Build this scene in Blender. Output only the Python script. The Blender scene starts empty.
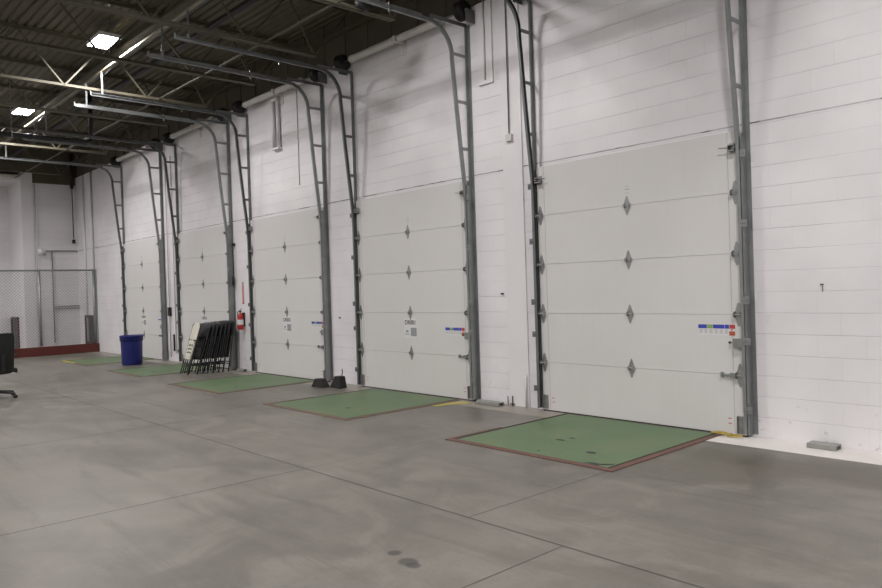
import bpy, bmesh, math, random
from mathutils import Vector, Matrix
random.seed(7)
C = bpy.context.scene.collection
sc = bpy.context.scene
PI = math.pi
WY = .06          # inner face of the long wall
RX, FX = 5.0, -24.6   # right end wall, far end wall
BY = -16.0
DECK = 6.1

# ------------------------------------------------------------------ materials
MATS = {}
def mat(name, col, rough=.6, metal=0, noise=0, nscale=3, bump=0, bscale=40, emit=None, estr=0, spec=.5):
    if name in MATS: return MATS[name]
    m = bpy.data.materials.new(name); m.use_nodes = True
    nt = m.node_tree; b = nt.nodes['Principled BSDF']
    b.inputs['Base Color'].default_value = (*col, 1)
    b.inputs['Roughness'].default_value = rough
    b.inputs['Metallic'].default_value = metal
    b.inputs['Specular IOR Level'].default_value = spec
    tc = nt.nodes.new('ShaderNodeTexCoord')
    if noise:
        n = nt.nodes.new('ShaderNodeTexNoise'); n.inputs['Scale'].default_value = nscale; n.inputs['Detail'].default_value = 5
        nt.links.new(tc.outputs['Object'], n.inputs['Vector'])
        mx = nt.nodes.new('ShaderNodeMix'); mx.data_type = 'RGBA'
        lo = [c*(1-noise) for c in col]; hi = [min(1, c*(1+noise)) for c in col]
        mx.inputs[6].default_value = (*lo, 1); mx.inputs[7].default_value = (*hi, 1)
        nt.links.new(n.outputs['Fac'], mx.inputs[0]); nt.links.new(mx.outputs[2], b.inputs['Base Color'])
    if bump:
        n2 = nt.nodes.new('ShaderNodeTexNoise'); n2.inputs['Scale'].default_value = bscale
        nt.links.new(tc.outputs['Object'], n2.inputs['Vector'])
        bp = nt.nodes.new('ShaderNodeBump'); bp.inputs['Strength'].default_value = bump; bp.inputs['Distance'].default_value = .01
        nt.links.new(n2.outputs['Fac'], bp.inputs['Height']); nt.links.new(bp.outputs['Normal'], b.inputs['Normal'])
    if emit:
        b.inputs['Emission Color'].default_value = (*emit, 1); b.inputs['Emission Strength'].default_value = estr
    MATS[name] = m
    return m

class N:   # tiny node helper
    def __init__(s, m): s.nt = m.node_tree
    def new(s, t, **kw):
        n = s.nt.nodes.new(t)
        for k, v in kw.items(): setattr(n, k, v)
        return n
    def link(s, a, b): s.nt.links.new(a, b)
    def math(s, op, a, b=None, c=None):
        n = s.new('ShaderNodeMath', operation=op)
        for i, v in enumerate((a, b, c)):
            if v is None: continue
            if isinstance(v, (int, float)): n.inputs[i].default_value = v
            else: s.link(v, n.inputs[i])
        return n.outputs[0]
    def mix(s, f, a, b):
        n = s.new('ShaderNodeMix', data_type='RGBA')
        for i, v in ((0, f), (6, a), (7, b)):
            if isinstance(v, (int, float)): n.inputs[i].default_value = v
            elif isinstance(v, tuple): n.inputs[i].default_value = (*v, 1)
            else: s.link(v, n.inputs[i])
        return n.outputs[2]
    def noise(s, vec, sc, det=4, rough=.5, dist=0):
        n = s.new('ShaderNodeTexNoise'); n.inputs['Scale'].default_value = sc; n.inputs['Detail'].default_value = det
        n.inputs['Roughness'].default_value = rough; n.inputs['Distortion'].default_value = dist
        s.link(vec, n.inputs['Vector']); return n.outputs['Fac']
    def ramp(s, v, a, b):   # smooth 0..1 between a and b
        n = s.new('ShaderNodeMapRange'); n.interpolation_type = 'SMOOTHSTEP'
        n.inputs[1].default_value = a; n.inputs[2].default_value = b; s.link(v, n.inputs[0]); return n.outputs[0]

def block_mat(name, axis, crack):
    """white painted concrete block; axis = 0 wall along X, 1 wall along Y"""
    m = mat(name, (.74, .72, .73), .42); n = N(m); b = m.node_tree.nodes['Principled BSDF']
    tc = n.new('ShaderNodeTexCoord'); sp = n.new('ShaderNodeSeparateXYZ'); n.link(tc.outputs['Object'], sp.inputs[0])
    h, z = sp.outputs[axis], sp.outputs[2]
    cb = n.new('ShaderNodeCombineXYZ'); n.link(h, cb.inputs[0]); n.link(z, cb.inputs[1])
    # slight waviness of the joints
    br = n.new('ShaderNodeTexBrick'); br.offset = .5
    for k, v in (('Scale', 1), ('Mortar Size', .0045), ('Mortar Smooth', .6), ('Bias', 0), ('Brick Width', .4064), ('Row Height', .2032)):
        br.inputs[k].default_value = v
    n.link(cb.outputs[0], br.inputs['Vector'])
    mort = br.outputs['Fac']
    # vertical joints are nearly filled with paint: keep them weaker
    zr = n.math('DIVIDE', z, .2032); fr = n.math('FRACT', zr); d = n.math('ABSOLUTE', n.math('SUBTRACT', fr, .5))
    hor = n.ramp(d, .46, .485)
    vis = n.ramp(n.noise(tc.outputs['Object'], 1.1, 3), .35, .62)
    vj = n.math('MULTIPLY', mort, n.math('ADD', n.math('MULTIPLY', vis, .22), .02))
    hj = n.math('MULTIPLY', n.math('MULTIPLY', mort, hor), n.math('ADD', n.math('MULTIPLY', vis, .5), .35))
    j = n.math('MAXIMUM', vj, hj)
    n1 = n.noise(tc.outputs['Object'], 1.3, 5); n3 = n.noise(tc.outputs['Object'], 9, 3)
    base = n.mix(n.ramp(n1, .3, .7), (.745, .728, .742), (.81, .795, .808))
    col = n.mix(n.math('MULTIPLY', j, .30), base, (.30, .27, .26))  # groove shade and dirt of the joints mixed into the colour
    if crack:
        # the long dark joint at lintel height and a scatter of scuffs near the floor
        dz = n.math('ABSOLUTE', n.math('SUBTRACT', z, n.math('ADD', 3.068, n.math('MULTIPLY', n3, .012))))
        ck = n.math('SUBTRACT', 1, n.ramp(dz, .003, .010))
        seg = n.ramp(n.noise(cb.outputs[0], .9, 4), .36, .55)
        dots = n.ramp(n.noise(cb.outputs[0], 3.1, 2), .52, .62)
        ck = n.math('MULTIPLY', ck, n.math('ADD', .35, n.math('ADD', n.math('MULTIPLY', seg, .35), n.math('MULTIPLY', dots, .6))))
        ck = n.math('MINIMUM', ck, .95)
        col = n.mix(ck, col, (.10, .085, .08))
        low = n.math('SUBTRACT', 1, n.ramp(z, .0, .55))
        sc_ = n.math('MULTIPLY', low, n.ramp(n.noise(tc.outputs['Object'], 7, 6, .65), .60, .68))
        col = n.mix(n.math('MULTIPLY', sc_, .55), col, (.33, .29, .23))
    n.link(col, b.inputs['Base Color'])
    fine = n.noise(tc.outputs['Object'], 55, 4)
    hgt = n.math('ADD', n.math('MULTIPLY', j, -1.0), n.math('ADD', n.math('MULTIPLY', fine, .22), n.math('MULTIPLY', n3, .30)))
    bp = n.new('ShaderNodeBump'); bp.inputs['Strength'].default_value = .55; bp.inputs['Distance'].default_value = .009
    n.link(hgt, bp.inputs['Height']); n.link(bp.outputs['Normal'], b.inputs['Normal'])
    return m

def floor_mat():
    m = mat('concrete_floor', (.2, .19, .17), .35); n = N(m); b = m.node_tree.nodes['Principled BSDF']
    tc = n.new('ShaderNodeTexCoord'); sp = n.new('ShaderNodeSeparateXYZ'); n.link(tc.outputs['Object'], sp.inputs[0])
    x, y = sp.outputs[0], sp.outputs[1]; P = tc.outputs['Object']
    big = n.noise(P, .45, 6, .6, .6); mid = n.noise(P, 1.9, 9, .68, .8); fine = n.noise(P, 28, 4, .6)
    mp = n.new('ShaderNodeMapping'); mp.inputs['Scale'].default_value = (.35, 2.4, 1); mp.inputs['Rotation'].default_value = (0, 0, .5); n.link(P, mp.inputs[0])
    sweep = n.noise(mp.outputs[0], 1.7, 8, .68, .5)
    col = n.mix(n.ramp(big, .3, .7), (.102, .094, .079), (.170, .158, .136))
    col = n.mix(n.math('MULTIPLY', n.ramp(mid, .42, .66), .55), col, (.215, .200, .172))
    col = n.mix(n.math('MULTIPLY', n.ramp(sweep, .48, .68), .55), col, (.092, .085, .070))
    col = n.mix(n.math('MULTIPLY', n.ramp(fine, .5, .8), .3), col, (.075, .066, .057))
    # olive damp-looking stain by the white strip, right of the nearest door
    def blob(cx, cy, rx, ry, soft=.35, wob=.35):
        dx = n.math('DIVIDE', n.math('SUBTRACT', x, cx), rx); dy = n.math('DIVIDE', n.math('SUBTRACT', y, cy), ry)
        r = n.math('SQRT', n.math('ADD', n.math('MULTIPLY', dx, dx), n.math('MULTIPLY', dy, dy)))
        r = n.math('ADD', r, n.math('MULTIPLY', n.math('SUBTRACT', mid, .5), wob*4))
        return n.math('SUBTRACT', 1, n.ramp(r, 1-soft, 1+soft))
    st = blob(-1.6, -.85, 1.9, .33, .5, .5)
    col = n.mix(n.math('MULTIPLY', st, .62), col, (.070, .062, .040))
    st2 = blob(-3.0, -1.25, .7, .5, .6, .5)
    col = n.mix(n.math('MULTIPLY', st2, .35), col, (.085, .073, .048))
    for (cx, cy, rx, ry) in ((-3.42, -4.35, .045, .04), (-3.25, -4.385, .065, .055), (-3.19, -4.40, .05, .04)):
        col = n.mix(n.math('MULTIPLY', blob(cx, cy, rx, ry, .25, .12), .75), col, (.036, .033, .030))
    # lighter, cleaner concrete along the foot of the wall
    edge = n.ramp(n.math('ADD', y, n.math('MULTIPLY', mid, .10)), -.34, -.26)
    col = n.mix(n.math('MULTIPLY', edge, .7), col, (.33, .30, .26))
    # saw cuts
    wob = n.math('MULTIPLY', n.math('SUBTRACT', fine, .5), .004)
    def lx(c, w=.006, a=None, bb=None):
        v = n.math('SUBTRACT', 1, n.ramp(n.math('ABSOLUTE', n.math('ADD', n.math('SUBTRACT', x, c), wob)), w*.5, w*1.3))
        if a is not None: v = n.math('MULTIPLY', v, n.math('GREATER_THAN', y, a))
        if bb is not None: v = n.math('MULTIPLY', v, n.math('LESS_THAN', y, bb))
        return v
    ly = n.math('SUBTRACT', 1, n.ramp(n.math('ABSOLUTE', n.math('ADD', n.math('SUBTRACT', y, -3.59), wob)), .005, .012))
    j = ly
    for v in (lx(-3.57, .006, -3.59, -1.7), lx(-2.76, .006, None, -3.59), n.math('MULTIPLY', lx(-5.63, .010, None, -3.59), 1.0), n.math('MULTIPLY', lx(-5.63, .008, -3.59, -.4), .5),
              n.math('MULTIPLY', lx(-8.93, .016), .8), n.math('MULTIPLY', lx(-11.95, .016), .7), lx(-15.2, .01), lx(-18.5, .01)):
        j = n.math('MAXIMUM', j, v)
    y2 = n.math('SUBTRACT', 1, n.ramp(n.math('ABSOLUTE', n.math('SUBTRACT', y, -1.9)), .003, .008))
    j = n.math('MAXIMUM', j, n.math('MULTIPLY', n.math('MULTIPLY', y2, n.math('GREATER_THAN', x, -3.57)), .45))
    col = n.mix(n.math('MULTIPLY', j, .85), col, (.028, .024, .020))
    n.link(col, b.inputs['Base Color'])
    rg = n.math('ADD', .26, n.math('MULTIPLY', mid, .34)); n.link(rg, b.inputs['Roughness'])
    bp = n.new('ShaderNodeBump'); bp.inputs['Strength'].default_value = .35; bp.inputs['Distance'].default_value = .004
    n.link(n.math('ADD', n.math('MULTIPLY', j, -1), n.math('MULTIPLY', mid, .5)), bp.inputs['Height']); n.link(bp.outputs['Normal'], b.inputs['Normal'])
    return m

def plate_mat():
    m = mat('green_tread_plate', (.10, .22, .11), .5); n = N(m); b = m.node_tree.nodes['Principled BSDF']
    oi = n.new('ShaderNodeObjectInfo')
    tc = n.new('ShaderNodeTexCoord'); P = tc.outputs['Object']
    va = n.new('ShaderNodeVectorMath', operation='ADD'); n.link(P, va.inputs[0]); n.link(oi.outputs['Location'], va.inputs[1]); Q = va.outputs[0]
    a = n.noise(Q, 1.2, 5, .6); c = n.noise(Q, 4.5, 6, .7)
    col = n.mix(n.ramp(a, .3, .7), (.074, .134, .060), (.102, .160, .076))
    col = n.mix(n.math('MULTIPLY', n.ramp(a, .48, .72), .55), col, (.125, .138, .064))
    col = n.mix(n.math('MULTIPLY', n.ramp(c, .60, .72), .6), col, (.11, .085, .045))
    # raised lozenges in two alternating directions
    sp = n.new('ShaderNodeSeparateXYZ'); n.link(P, sp.inputs[0])
    u = n.math('MULTIPLY', n.math('ADD', sp.outputs[0], sp.outputs[1]), 19); v = n.math('MULTIPLY', n.math('SUBTRACT', sp.outputs[0], sp.outputs[1]), 19)
    def loz(p, q):
        fp = n.math('ABSOLUTE', n.math('SUBTRACT', n.math('FRACT', p), .5)); fq = n.math('ABSOLUTE', n.math('SUBTRACT', n.math('FRACT', q), .5))
        return n.math('SUBTRACT', 1, n.ramp(n.math('ADD', n.math('MULTIPLY', fp, 1.0), n.math('MULTIPLY', fq, 3.2)), .38, .5))
    h = n.math('MAXIMUM', loz(u, v), loz(n.math('ADD', v, .5), n.math('ADD', u, .5)))
    col = n.mix(n.math('MULTIPLY', h, .6), col, (.17, .225, .13))
    n.link(col, b.inputs['Base Color'])
    bp = n.new('ShaderNodeBump'); bp.inputs['Strength'].default_value = .5; bp.inputs['Distance'].default_value = .003
    n.link(h, bp.inputs['Height']); n.link(bp.outputs['Normal'], b.inputs['Normal'])
    return m

def door_mat():
    m = mat('door_skin', (.55, .55, .52), .38); n = N(m); b = m.node_tree.nodes['Principled BSDF']
    tc = n.new('ShaderNodeTexCoord'); sp = n.new('ShaderNodeSeparateXYZ'); n.link(tc.outputs['Object'], sp.inputs[0])
    a = n.noise(tc.outputs['Object'], 2.2, 5)
    mp = n.new('ShaderNodeMapping'); mp.inputs['Scale'].default_value = (14, 1, .7); n.link(tc.outputs['Object'], mp.inputs[0])
    s = n.noise(mp.outputs[0], 1.5, 3)
    col = n.mix(a, (.65, .64, .628), (.69, .68, .67)); col = n.mix(n.math('MULTIPLY', n.ramp(s, .4, .8), .18), col, (.61, .605, .59))
    n.link(col, b.inputs['Base Color'])
    fr = n.math('FRACT', n.math('MULTIPLY', sp.outputs[0], 16)); d = n.math('ABSOLUTE', n.math('SUBTRACT', fr, .5))
    h = n.ramp(d, .0, .12)
    bp = n.new('ShaderNodeBump'); bp.inputs['Strength'].default_value = .12; bp.inputs['Distance'].default_value = .002
    n.link(n.math('ADD', h, s), bp.inputs['Height']); n.link(bp.outputs['Normal'], b.inputs['Normal'])
    return m

M_BLOCK = block_mat('painted_block', 0, True)
M_BLOCKY = block_mat('painted_block_end', 1, False)
M_FLOOR = floor_mat()
M_PLATE = plate_mat()
M_DOOR = door_mat()
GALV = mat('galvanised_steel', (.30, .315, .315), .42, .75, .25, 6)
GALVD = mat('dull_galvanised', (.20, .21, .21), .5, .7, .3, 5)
DARKST = mat('dark_steel', (.035, .037, .038), .5, .5)
HINGE = mat('hinge_steel', (.36, .365, .36), .4, .8, .3, 20)
BROWN = mat('primer_brown_steel', (.088, .079, .052), .6, 0, .2, 2)
DECKM = mat('primer_deck', (.094, .083, .052), .6, 0, .25, 1.2)
DECKH = mat('flute_void', (.01, .009, .007), .9)
DKBAND = mat('brown_upper_band', (.095, .085, .062), .7, 0, .25, 2)
BLACK = mat('black_paint', (.012, .012, .013), .5)
RUBBER = mat('black_rubber', (.016, .015, .013), .75, 0, .3, 30, .5, 60)
WHITE = mat('white_paint', (.76, .745, .755), .45, 0, .04, 2)
SPRW = mat('white_spring_paint', (.62, .59, .57), .5, 0, .12, 6)
REDBEAM = mat('oxblood_paint', (.105, .018, .012), .5, 0, .2, 4)
RUST = mat('rusty_kerb', (.125, .062, .049), .7, 0, .35, 6)
RED = mat('extinguisher_red', (.42, .018, .015), .3)
REDS = mat('sign_red', (.50, .05, .05), .5)
BLUE = mat('bin_blue', (.012, .018, .16), .38, 0, .15, 5)
BLUES = mat('label_blue', (.04, .06, .42), .5)
GREENS = mat('label_green', (.25, .38, .10), .5)
PAPER = mat('paper_white', (.72, .72, .72), .6)
GREYP = mat('print_grey', (.30, .31, .33), .6)
INK = mat('print_black', (.03, .03, .03), .6)
CREAM = mat('cream_plastic', (.62, .60, .50), .45)
CHB = mat('black_chair_steel', (.010, .010, .011), .36)
CHV = mat('charcoal_vinyl', (.016, .016, .018), .5, 0, .2, 20)
MESHB = mat('black_mesh_fabric', (.006, .007, .007), .8)
YROPE = mat('yellow_rope', (.42, .32, .07), .8, 0, .3, 40)
YPAINT = mat('worn_yellow_paint', (.46, .38, .08), .6, 0, .3, 9)
BLOCKG = mat('grey_block', (.27, .275, .255), .8, 0, .2, 15, .3, 60)
LENS = mat('lamp_lens', (.9, .9, .9), .4, emit=(1, .97, .95), estr=20)
BRASS = mat('brass', (.45, .33, .12), .35, 1)
FENCE = mat('fence_steel', (.33, .34, .35), .45, .6)
WSTRIP = mat('white_floor_paint', (.66, .63, .60), .5, 0, .14, 3.5)

# ------------------------------------------------------------------ mesh helpers
class MB:
    def __init__(s): s.bm = bmesh.new(); s.smooth = False
    def box(s, x0, x1, y0, y1, z0, z1, mi=0):
        v = [s.bm.verts.new((x, y, z)) for x in (x0, x1) for y in (y0, y1) for z in (z0, z1)]
        for f in ((0,1,3,2),(4,6,7,5),(0,4,5,1),(2,3,7,6),(0,2,6,4),(1,5,7,3)):
            s.bm.faces.new([v[i] for i in f]).material_index = mi
        return s
    def hexa(s, pts, mi=0):   # 8 points: bottom 4 ccw, top 4 ccw
        v = [s.bm.verts.new(p) for p in pts]
        for f in ((3,2,1,0),(4,5,6,7),(0,1,5,4),(1,2,6,5),(2,3,7,6),(3,0,4,7)):
            s.bm.faces.new([v[i] for i in f]).material_index = mi
        return s
    def bar(s, a, b, w, h, up=(0,0,1), mi=0):
        a, b = Vector(a), Vector(b); d = (b-a).normalized(); up = Vector(up)
        if abs(d.dot(up)) > .98: up = Vector((0,1,0))
        r = d.cross(up).normalized(); u = r.cross(d)
        p = []
        for q in (a, b):
            for (i, j) in ((-1,-1),(1,-1),(1,1),(-1,1)): p.append(q + r*w/2*i + u*h/2*j)
        v = [s.bm.verts.new(q) for q in p]
        for f in ((0,1,2,3),(7,6,5,4),(4,5,1,0),(5,6,2,1),(6,7,3,2),(7,4,0,3)):
            s.bm.faces.new([v[i] for i in f]).material_index = mi
        return s
    def tube(s, pts, r, seg=8, cap=True, mi=0):
        pts = [Vector(p) for p in pts]; rings = []
        prev = None
        for i, p in enumerate(pts):
            d = (pts[min(i+1, len(pts)-1)] - pts[max(i-1, 0)]).normalized()
            if prev is None:
                prev = d.orthogonal().normalized()
            prev = (prev - d*prev.dot(d)).normalized(); q = d.cross(prev)
            rr = r[i] if isinstance(r, (list, tuple)) else r
            rings.append([s.bm.verts.new(p + (prev*math.cos(t)+q*math.sin(t))*rr) for t in [2*PI*k/seg for k in range(seg)]])
        for a, b in zip(rings, rings[1:]):
            for k in range(seg):
                f = s.bm.faces.new((a[k], a[(k+1)%seg], b[(k+1)%seg], b[k])); f.smooth = True; f.material_index = mi
        if cap:
            s.bm.faces.new(rings[0][::-1]).material_index = mi; s.bm.faces.new(rings[-1]).material_index = mi
        return s
    def lathe(s, prof, seg=24, axis='z', off=(0,0,0), mi=0, cap=True):
        off = Vector(off); rings = []
        for r, h in prof:
            ring = []
            for k in range(seg):
                t = 2*PI*k/seg; c, n_ = r*math.cos(t), r*math.sin(t)
                p = {'z': (c, n_, h), 'x': (h, c, n_), 'y': (n_, h, c)}[axis]
                ring.append(s.bm.verts.new(off+Vector(p)))
            rings.append(ring)
        for a, b in zip(rings, rings[1:]):
            for k in range(seg):
                f = s.bm.faces.new((a[k], a[(k+1)%seg], b[(k+1)%seg], b[k])); f.smooth = True; f.material_index = mi
        if cap:
            s.bm.faces.new(rings[0][::-1]).material_index = mi; s.bm.faces.new(rings[-1]).material_index = mi
        return s
    def poly(s, pts, thick, mi=0):   # polygon extruded by vector thick
        thick = Vector(thick); a = [s.bm.verts.new(p) for p in pts]; b = [s.bm.verts.new(Vector(p)+thick) for p in pts]
        n = len(a)
        s.bm.faces.new(a[::-1]).material_index = mi; s.bm.faces.new(b).material_index = mi
        for i in range(n): s.bm.faces.new((a[i], a[(i+1)%n], b[(i+1)%n], b[i])).material_index = mi
        return s
    def sweep(s, prof, path, mi=0):
        """prof: list of (u along X, v along local normal) ; path in the YZ plane: list of (y,z)"""
        rings = []
        for i, (y, z) in enumerate(path):
            y0, z0 = path[max(i-1,0)]; y1, z1 = path[min(i+1,len(path)-1)]
            t = Vector((0, y1-y0, z1-z0)).normalized(); nrm = Vector((0, -t.z, t.y))   # to the left of travel
            rings.append([s.bm.verts.new(Vector((0,y,z)) + Vector((u,0,0)) + nrm*v) for u, v in prof])
        n = len(prof)
        for a, b in zip(rings, rings[1:]):
            for k in range(n):
                s.bm.faces.new((a[k], b[k], b[(k+1)%n], a[(k+1)%n])).material_index = mi
        s.bm.faces.new(rings[0]).material_index = mi; s.bm.faces.new(rings[-1][::-1]).material_index = mi
        return s
    def mesh(s, name, mats):
        bmesh.ops.recalc_face_normals(s.bm, faces=s.bm.faces)
        me = bpy.data.meshes.new(name); s.bm.to_mesh(me); s.bm.free()
        for m in (mats if isinstance(mats, (list, tuple)) else [mats]): me.materials.append(m)
        return me
    def build(s, name, mats, parent=None, loc=None, bevel=0):
        o = bpy.data.objects.new(name, s.mesh(name, mats)); C.objects.link(o)
        if parent: o.parent = parent
        if loc: o.location = loc
        if bevel:
            b = o.modifiers.new('bevel', 'BEVEL'); b.width = bevel; b.segments = 2; b.limit_method = 'ANGLE'
        return o

def tag(o, label=None, cat=None, group=None, kind=None):
    if label: o['label'] = label
    if cat: o['category'] = cat
    if group: o['group'] = group
    if kind: o['kind'] = kind
    return o
def empty(name, loc=(0,0,0), rz=0):
    o = bpy.data.objects.new(name, None); C.objects.link(o); o.location = loc; o.rotation_euler = (0,0,rz); o.empty_display_size = .1
    return o
KIDS = {}
def copy_tree(o, parent=None):
    c = o.copy(); C.objects.link(c); c.parent = parent
    for ch in [k for k in bpy.data.objects if k.parent == o]: copy_tree(ch, c)
    return c
def text_mesh(txt, size, name, m, parent, loc, rot=(PI/2,0,0), align='CENTER', ext=.0006, bold=0):
    cu = bpy.data.curves.new(name, 'FONT'); cu.body = txt; cu.size = size; cu.extrude = ext; cu.align_x = align; cu.align_y = 'CENTER'; cu.offset = bold
    t = bpy.data.objects.new('tmp', cu); C.objects.link(t)
    dg = bpy.context.evaluated_depsgraph_get(); me = bpy.data.meshes.new_from_object(t.evaluated_get(dg)); me.name = name
    bpy.data.objects.remove(t); bpy.data.curves.remove(cu)
    me.materials.clear(); me.materials.append(m)
    o = bpy.data.objects.new(name, me); C.objects.link(o); o.parent = parent; o.location = loc; o.rotation_euler = rot
    return o

# ------------------------------------------------------------------ the setting
def struct(o, label, cat): return tag(o, label, cat, kind='structure')
struct(MB().box(-32, RX+.2, BY-.2, .3, -.2, 0).build('floor', M_FLOOR), 'worn grey concrete floor with saw-cut joints', 'floor')
struct(MB().box(FX-.2, RX+.2, WY, .3, 0, 5.35).build('wall_right', M_BLOCK), 'long white painted block wall behind the row of overhead doors', 'wall')
# dark band over the painted wall, with standing ribs
b = MB().box(FX-.2, RX+.2, WY+.02, .3, 5.35, DECK)
x = FX
while x < 0:
    b.box(x, x+.03, WY+.004, WY+.02, 5.352, DECK); x += .61
struct(b.build('trim_1', DKBAND), 'dark brown ribbed band between the white wall and the roof deck', 'trim')
struct(MB().box(FX, RX, WY-.09, WY-.004, 5.80, 5.86).build('trim_2', BROWN), 'brown steel ledger running along the top of the wall', 'trim')
struct(MB().box(RX, RX+.2, BY, .06, 0, DECK).build('wall_near', M_BLOCKY), 'white painted block end wall of the bay', 'wall')
struct(MB().box(-32, RX, BY-.2, BY, 0, DECK).build('wall_left', M_BLOCK), 'white painted block wall opposite the overhead doors', 'wall')
# far end wall with an alcove on its left
struct(MB().box(FX-.25, FX, -1.15, WY, 0, 5.12).build('wall_far', M_BLOCKY), 'white end wall beyond the wire fence', 'wall')
struct(MB().box(FX-1.6, FX+.02, -1.47, -1.15, 0, 5.42).build('wall_front', WHITE), 'white square pier at the edge of the alcove', 'wall')
struct(MB().box(FX-1.8, FX-1.6, -16, -1.15, 0, 5.6).build('wall_back', M_BLOCKY), 'white wall at the back of the alcove', 'wall')
struct(MB().box(FX-1.6, FX, -16, -1.48, 5.16, 5.24).build('ceiling_2', WHITE), 'white soffit over the alcove', 'ceiling')
struct(MB().box(FX-.12, FX+.04, -16, WY-.01, 5.42, DECK).box(FX-.12, FX+.03, -1.14, WY-.01, 5.125, 5.42).build('trim_3', BROWN), 'brown fascia along the top of the far wall', 'trim')
struct(MB().box(FX, FX+.06, -16, -1.48, 5.24, 5.32).build('trim_4', CREAM), 'pale edge strip above the alcove', 'trim')
# roof deck: trapezoidal flutes running along X
pr = []
y = .28; pitch = .1375
while y > BY:
    pr += [(y, DECK+.028), (y-.022, DECK), (y-.100, DECK), (y-.122, DECK+.028)]; y -= pitch
b = MB(); bm = b.bm
A = [bm.verts.new((-32, p[0], p[1])) for p in pr]; B = [bm.verts.new((RX+.2, p[0], p[1])) for p in pr]
for i in range(len(pr)-1): bm.faces.new((A[i], B[i], B[i+1], A[i+1]))
struct(b.build('ceiling', DECKM), 'dark brown corrugated steel roof deck', 'ceiling')
b = MB().box(-32, RX+.2, BY-.2, .3, DECK+.06, DECK+.12); struct(b.build('ceiling_3', DKBAND), 'roof boards above the corrugated deck', 'ceiling')
# white painted strip on the floor to the right of the nearest door
struct(MB().poly([(-3.62,-.40,.001),(RX,-.33,.001),(RX,WY,.001),(-3.30,WY,.001),(-3.30,-.03,.001),(-3.50,-.03,.001)], (0,0,.002)).build('trim_5', WSTRIP), 'white painted strip on the floor along the wall', 'trim')

# ------------------------------------------------------------------ roof joists
JX = [-7.70 - 1.93*k for k in range(9)]
def joist():
    r = empty('roof_joist', (0, 0, 0))
    b = MB()
    for s_ in (-1, 1):
        b.box(.006*s_ if s_ > 0 else -.056, .056 if s_ > 0 else -.006, BY+.1, -.72, 5.195, 5.202)
        b.box(.006 if s_ > 0 else -.012, .012 if s_ > 0 else -.006, BY+.1, -.72, 5.20, 5.25)
    b.build('bottom_chord', BROWN, r)
    b = MB()
    for s_ in (-1, 1):
        b.box(.006 if s_ > 0 else -.056, .056 if s_ > 0 else -.006, BY+.1, WY-.1, DECK-.008, DECK-.001)
        b.box(.006 if s_ > 0 else -.012, .012 if s_ > 0 else -.006, BY+.1, WY-.1, DECK-.06, DECK-.006)
    # the dark open flutes seen above the chord
    b.build('top_chord', BROWN, r)
    b = MB(); y = -.74; top = False; b.bar((0, -.04, DECK-.03), (0, -.74, 5.22), .03, .03)
    while y - .7 > BY+.2:
        y2 = -1.17 if y == -.74 else y-.695
        b.bar((0, y, 6.05 if top else 5.22), (0, y2, 5.22 if top else 6.05), .026, .026); y = y2; top = not top
    b.build('web', BROWN, r)
    return r
jo = joist()
locs = {0: 'brown open-web roof joist nearest the top of the frame, passing over the door signed DR001',
        1: 'brown open-web roof joist, second from the top of the frame',
        2: 'brown open-web roof joist whose bottom flange passes right below the nearer ceiling light',
        3: 'brown open-web roof joist just beyond the nearer ceiling light',
        4: 'brown open-web roof joist midway between the two ceiling lights',
        5: 'brown open-web roof joist just before the farther ceiling light',
        6: 'brown open-web roof joist just beyond the farther ceiling light',
        7: 'brown open-web roof joist, second nearest the far end wall',
        8: 'brown open-web roof joist nearest the far end wall'}
for k, x in enumerate(JX):
    o = jo if k == 0 else copy_tree(jo)
    o.location = (x, 0, 0); tag(o, locs[k], 'joist', 'open-web roof joists')
for k, x in enumerate((-5.77, -3.84, -1.91, .02, 1.95, 3.88)):
    o = copy_tree(jo); o.location = (x, 0, 0); tag(o, 'brown open-web roof joist above and behind the frame of the photo', 'joist', 'open-web roof joists outside the picture')
# dark open flute ends over each joist are voids between deck and chord: closure strips
# bridging / support angles and pipes along X
def beamx(name, y, z, x0, x1, w, m, label, cat, up=.05):
    b = MB().box(x0, x1, y-w/2, y+w/2, z, z+.006).box(x0, x1, y-.003, y+.003, z, z+up)
    return tag(b.build(name, m), label, cat)
beamx('bridging_angle', -1.64, 5.215, FX+.1, 4.9, .04, mat('grey_brown_angle', (.12,.112,.09), .6, .1), 'long steel bridging angle running across the joist bottoms near the doors', 'bridging', .022)
beamx('bridging_angle', -5.6, 5.215, FX+.1, 4.9, .05, BROWN, 'long brown bridging angle running across the joist bottoms farther from the doors', 'bridging')
beamx('support_angle', -2.68, 5.50, -22.5, -6.2, .05, mat('tan_steel', (.33, .29, .21), .4, .3), 'tan steel angle that carries the hangers of the door tracks', 'support angle')
tag(MB().tube([(FX+.1, -2.42, 5.86), (4.9, -2.42, 5.86)], .075, 12).build('roof_pipe', BROWN), 'thick brown pipe running lengthwise under the roof deck', 'pipe')
tag(MB().tube([(FX+.1, -2.18, 5.92), (4.9, -2.18, 5.92)], .03, 8).build('roof_conduit', GALVD), 'thin grey conduit beside the thick brown roof pipe', 'conduit')
tag(MB().tube([(FX+.1, -1.86, 5.74), (4.9, -1.86, 5.74)], .05, 12).build('roof_pipe', BLACK), 'black pipe running lengthwise above the bridging angle', 'pipe')
r = empty('drain_pipe', (-17.05, -1.75, 5.0))
MB().tube([(0, -13.5, .0), (0, -.12, .0), (0, -.03, .03), (0, 0, .12)], .052, 12).build('horizontal_pipe', BLACK, r)
MB().tube([(0, 0, .12), (0, 0, 1.08)], .05, 12).build('riser', BLACK, r)
MB().lathe([(.065, -.03), (.065, .03)], 12, 'y', (0, -1.2, 0)).build('coupling', DARKST, r)
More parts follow.
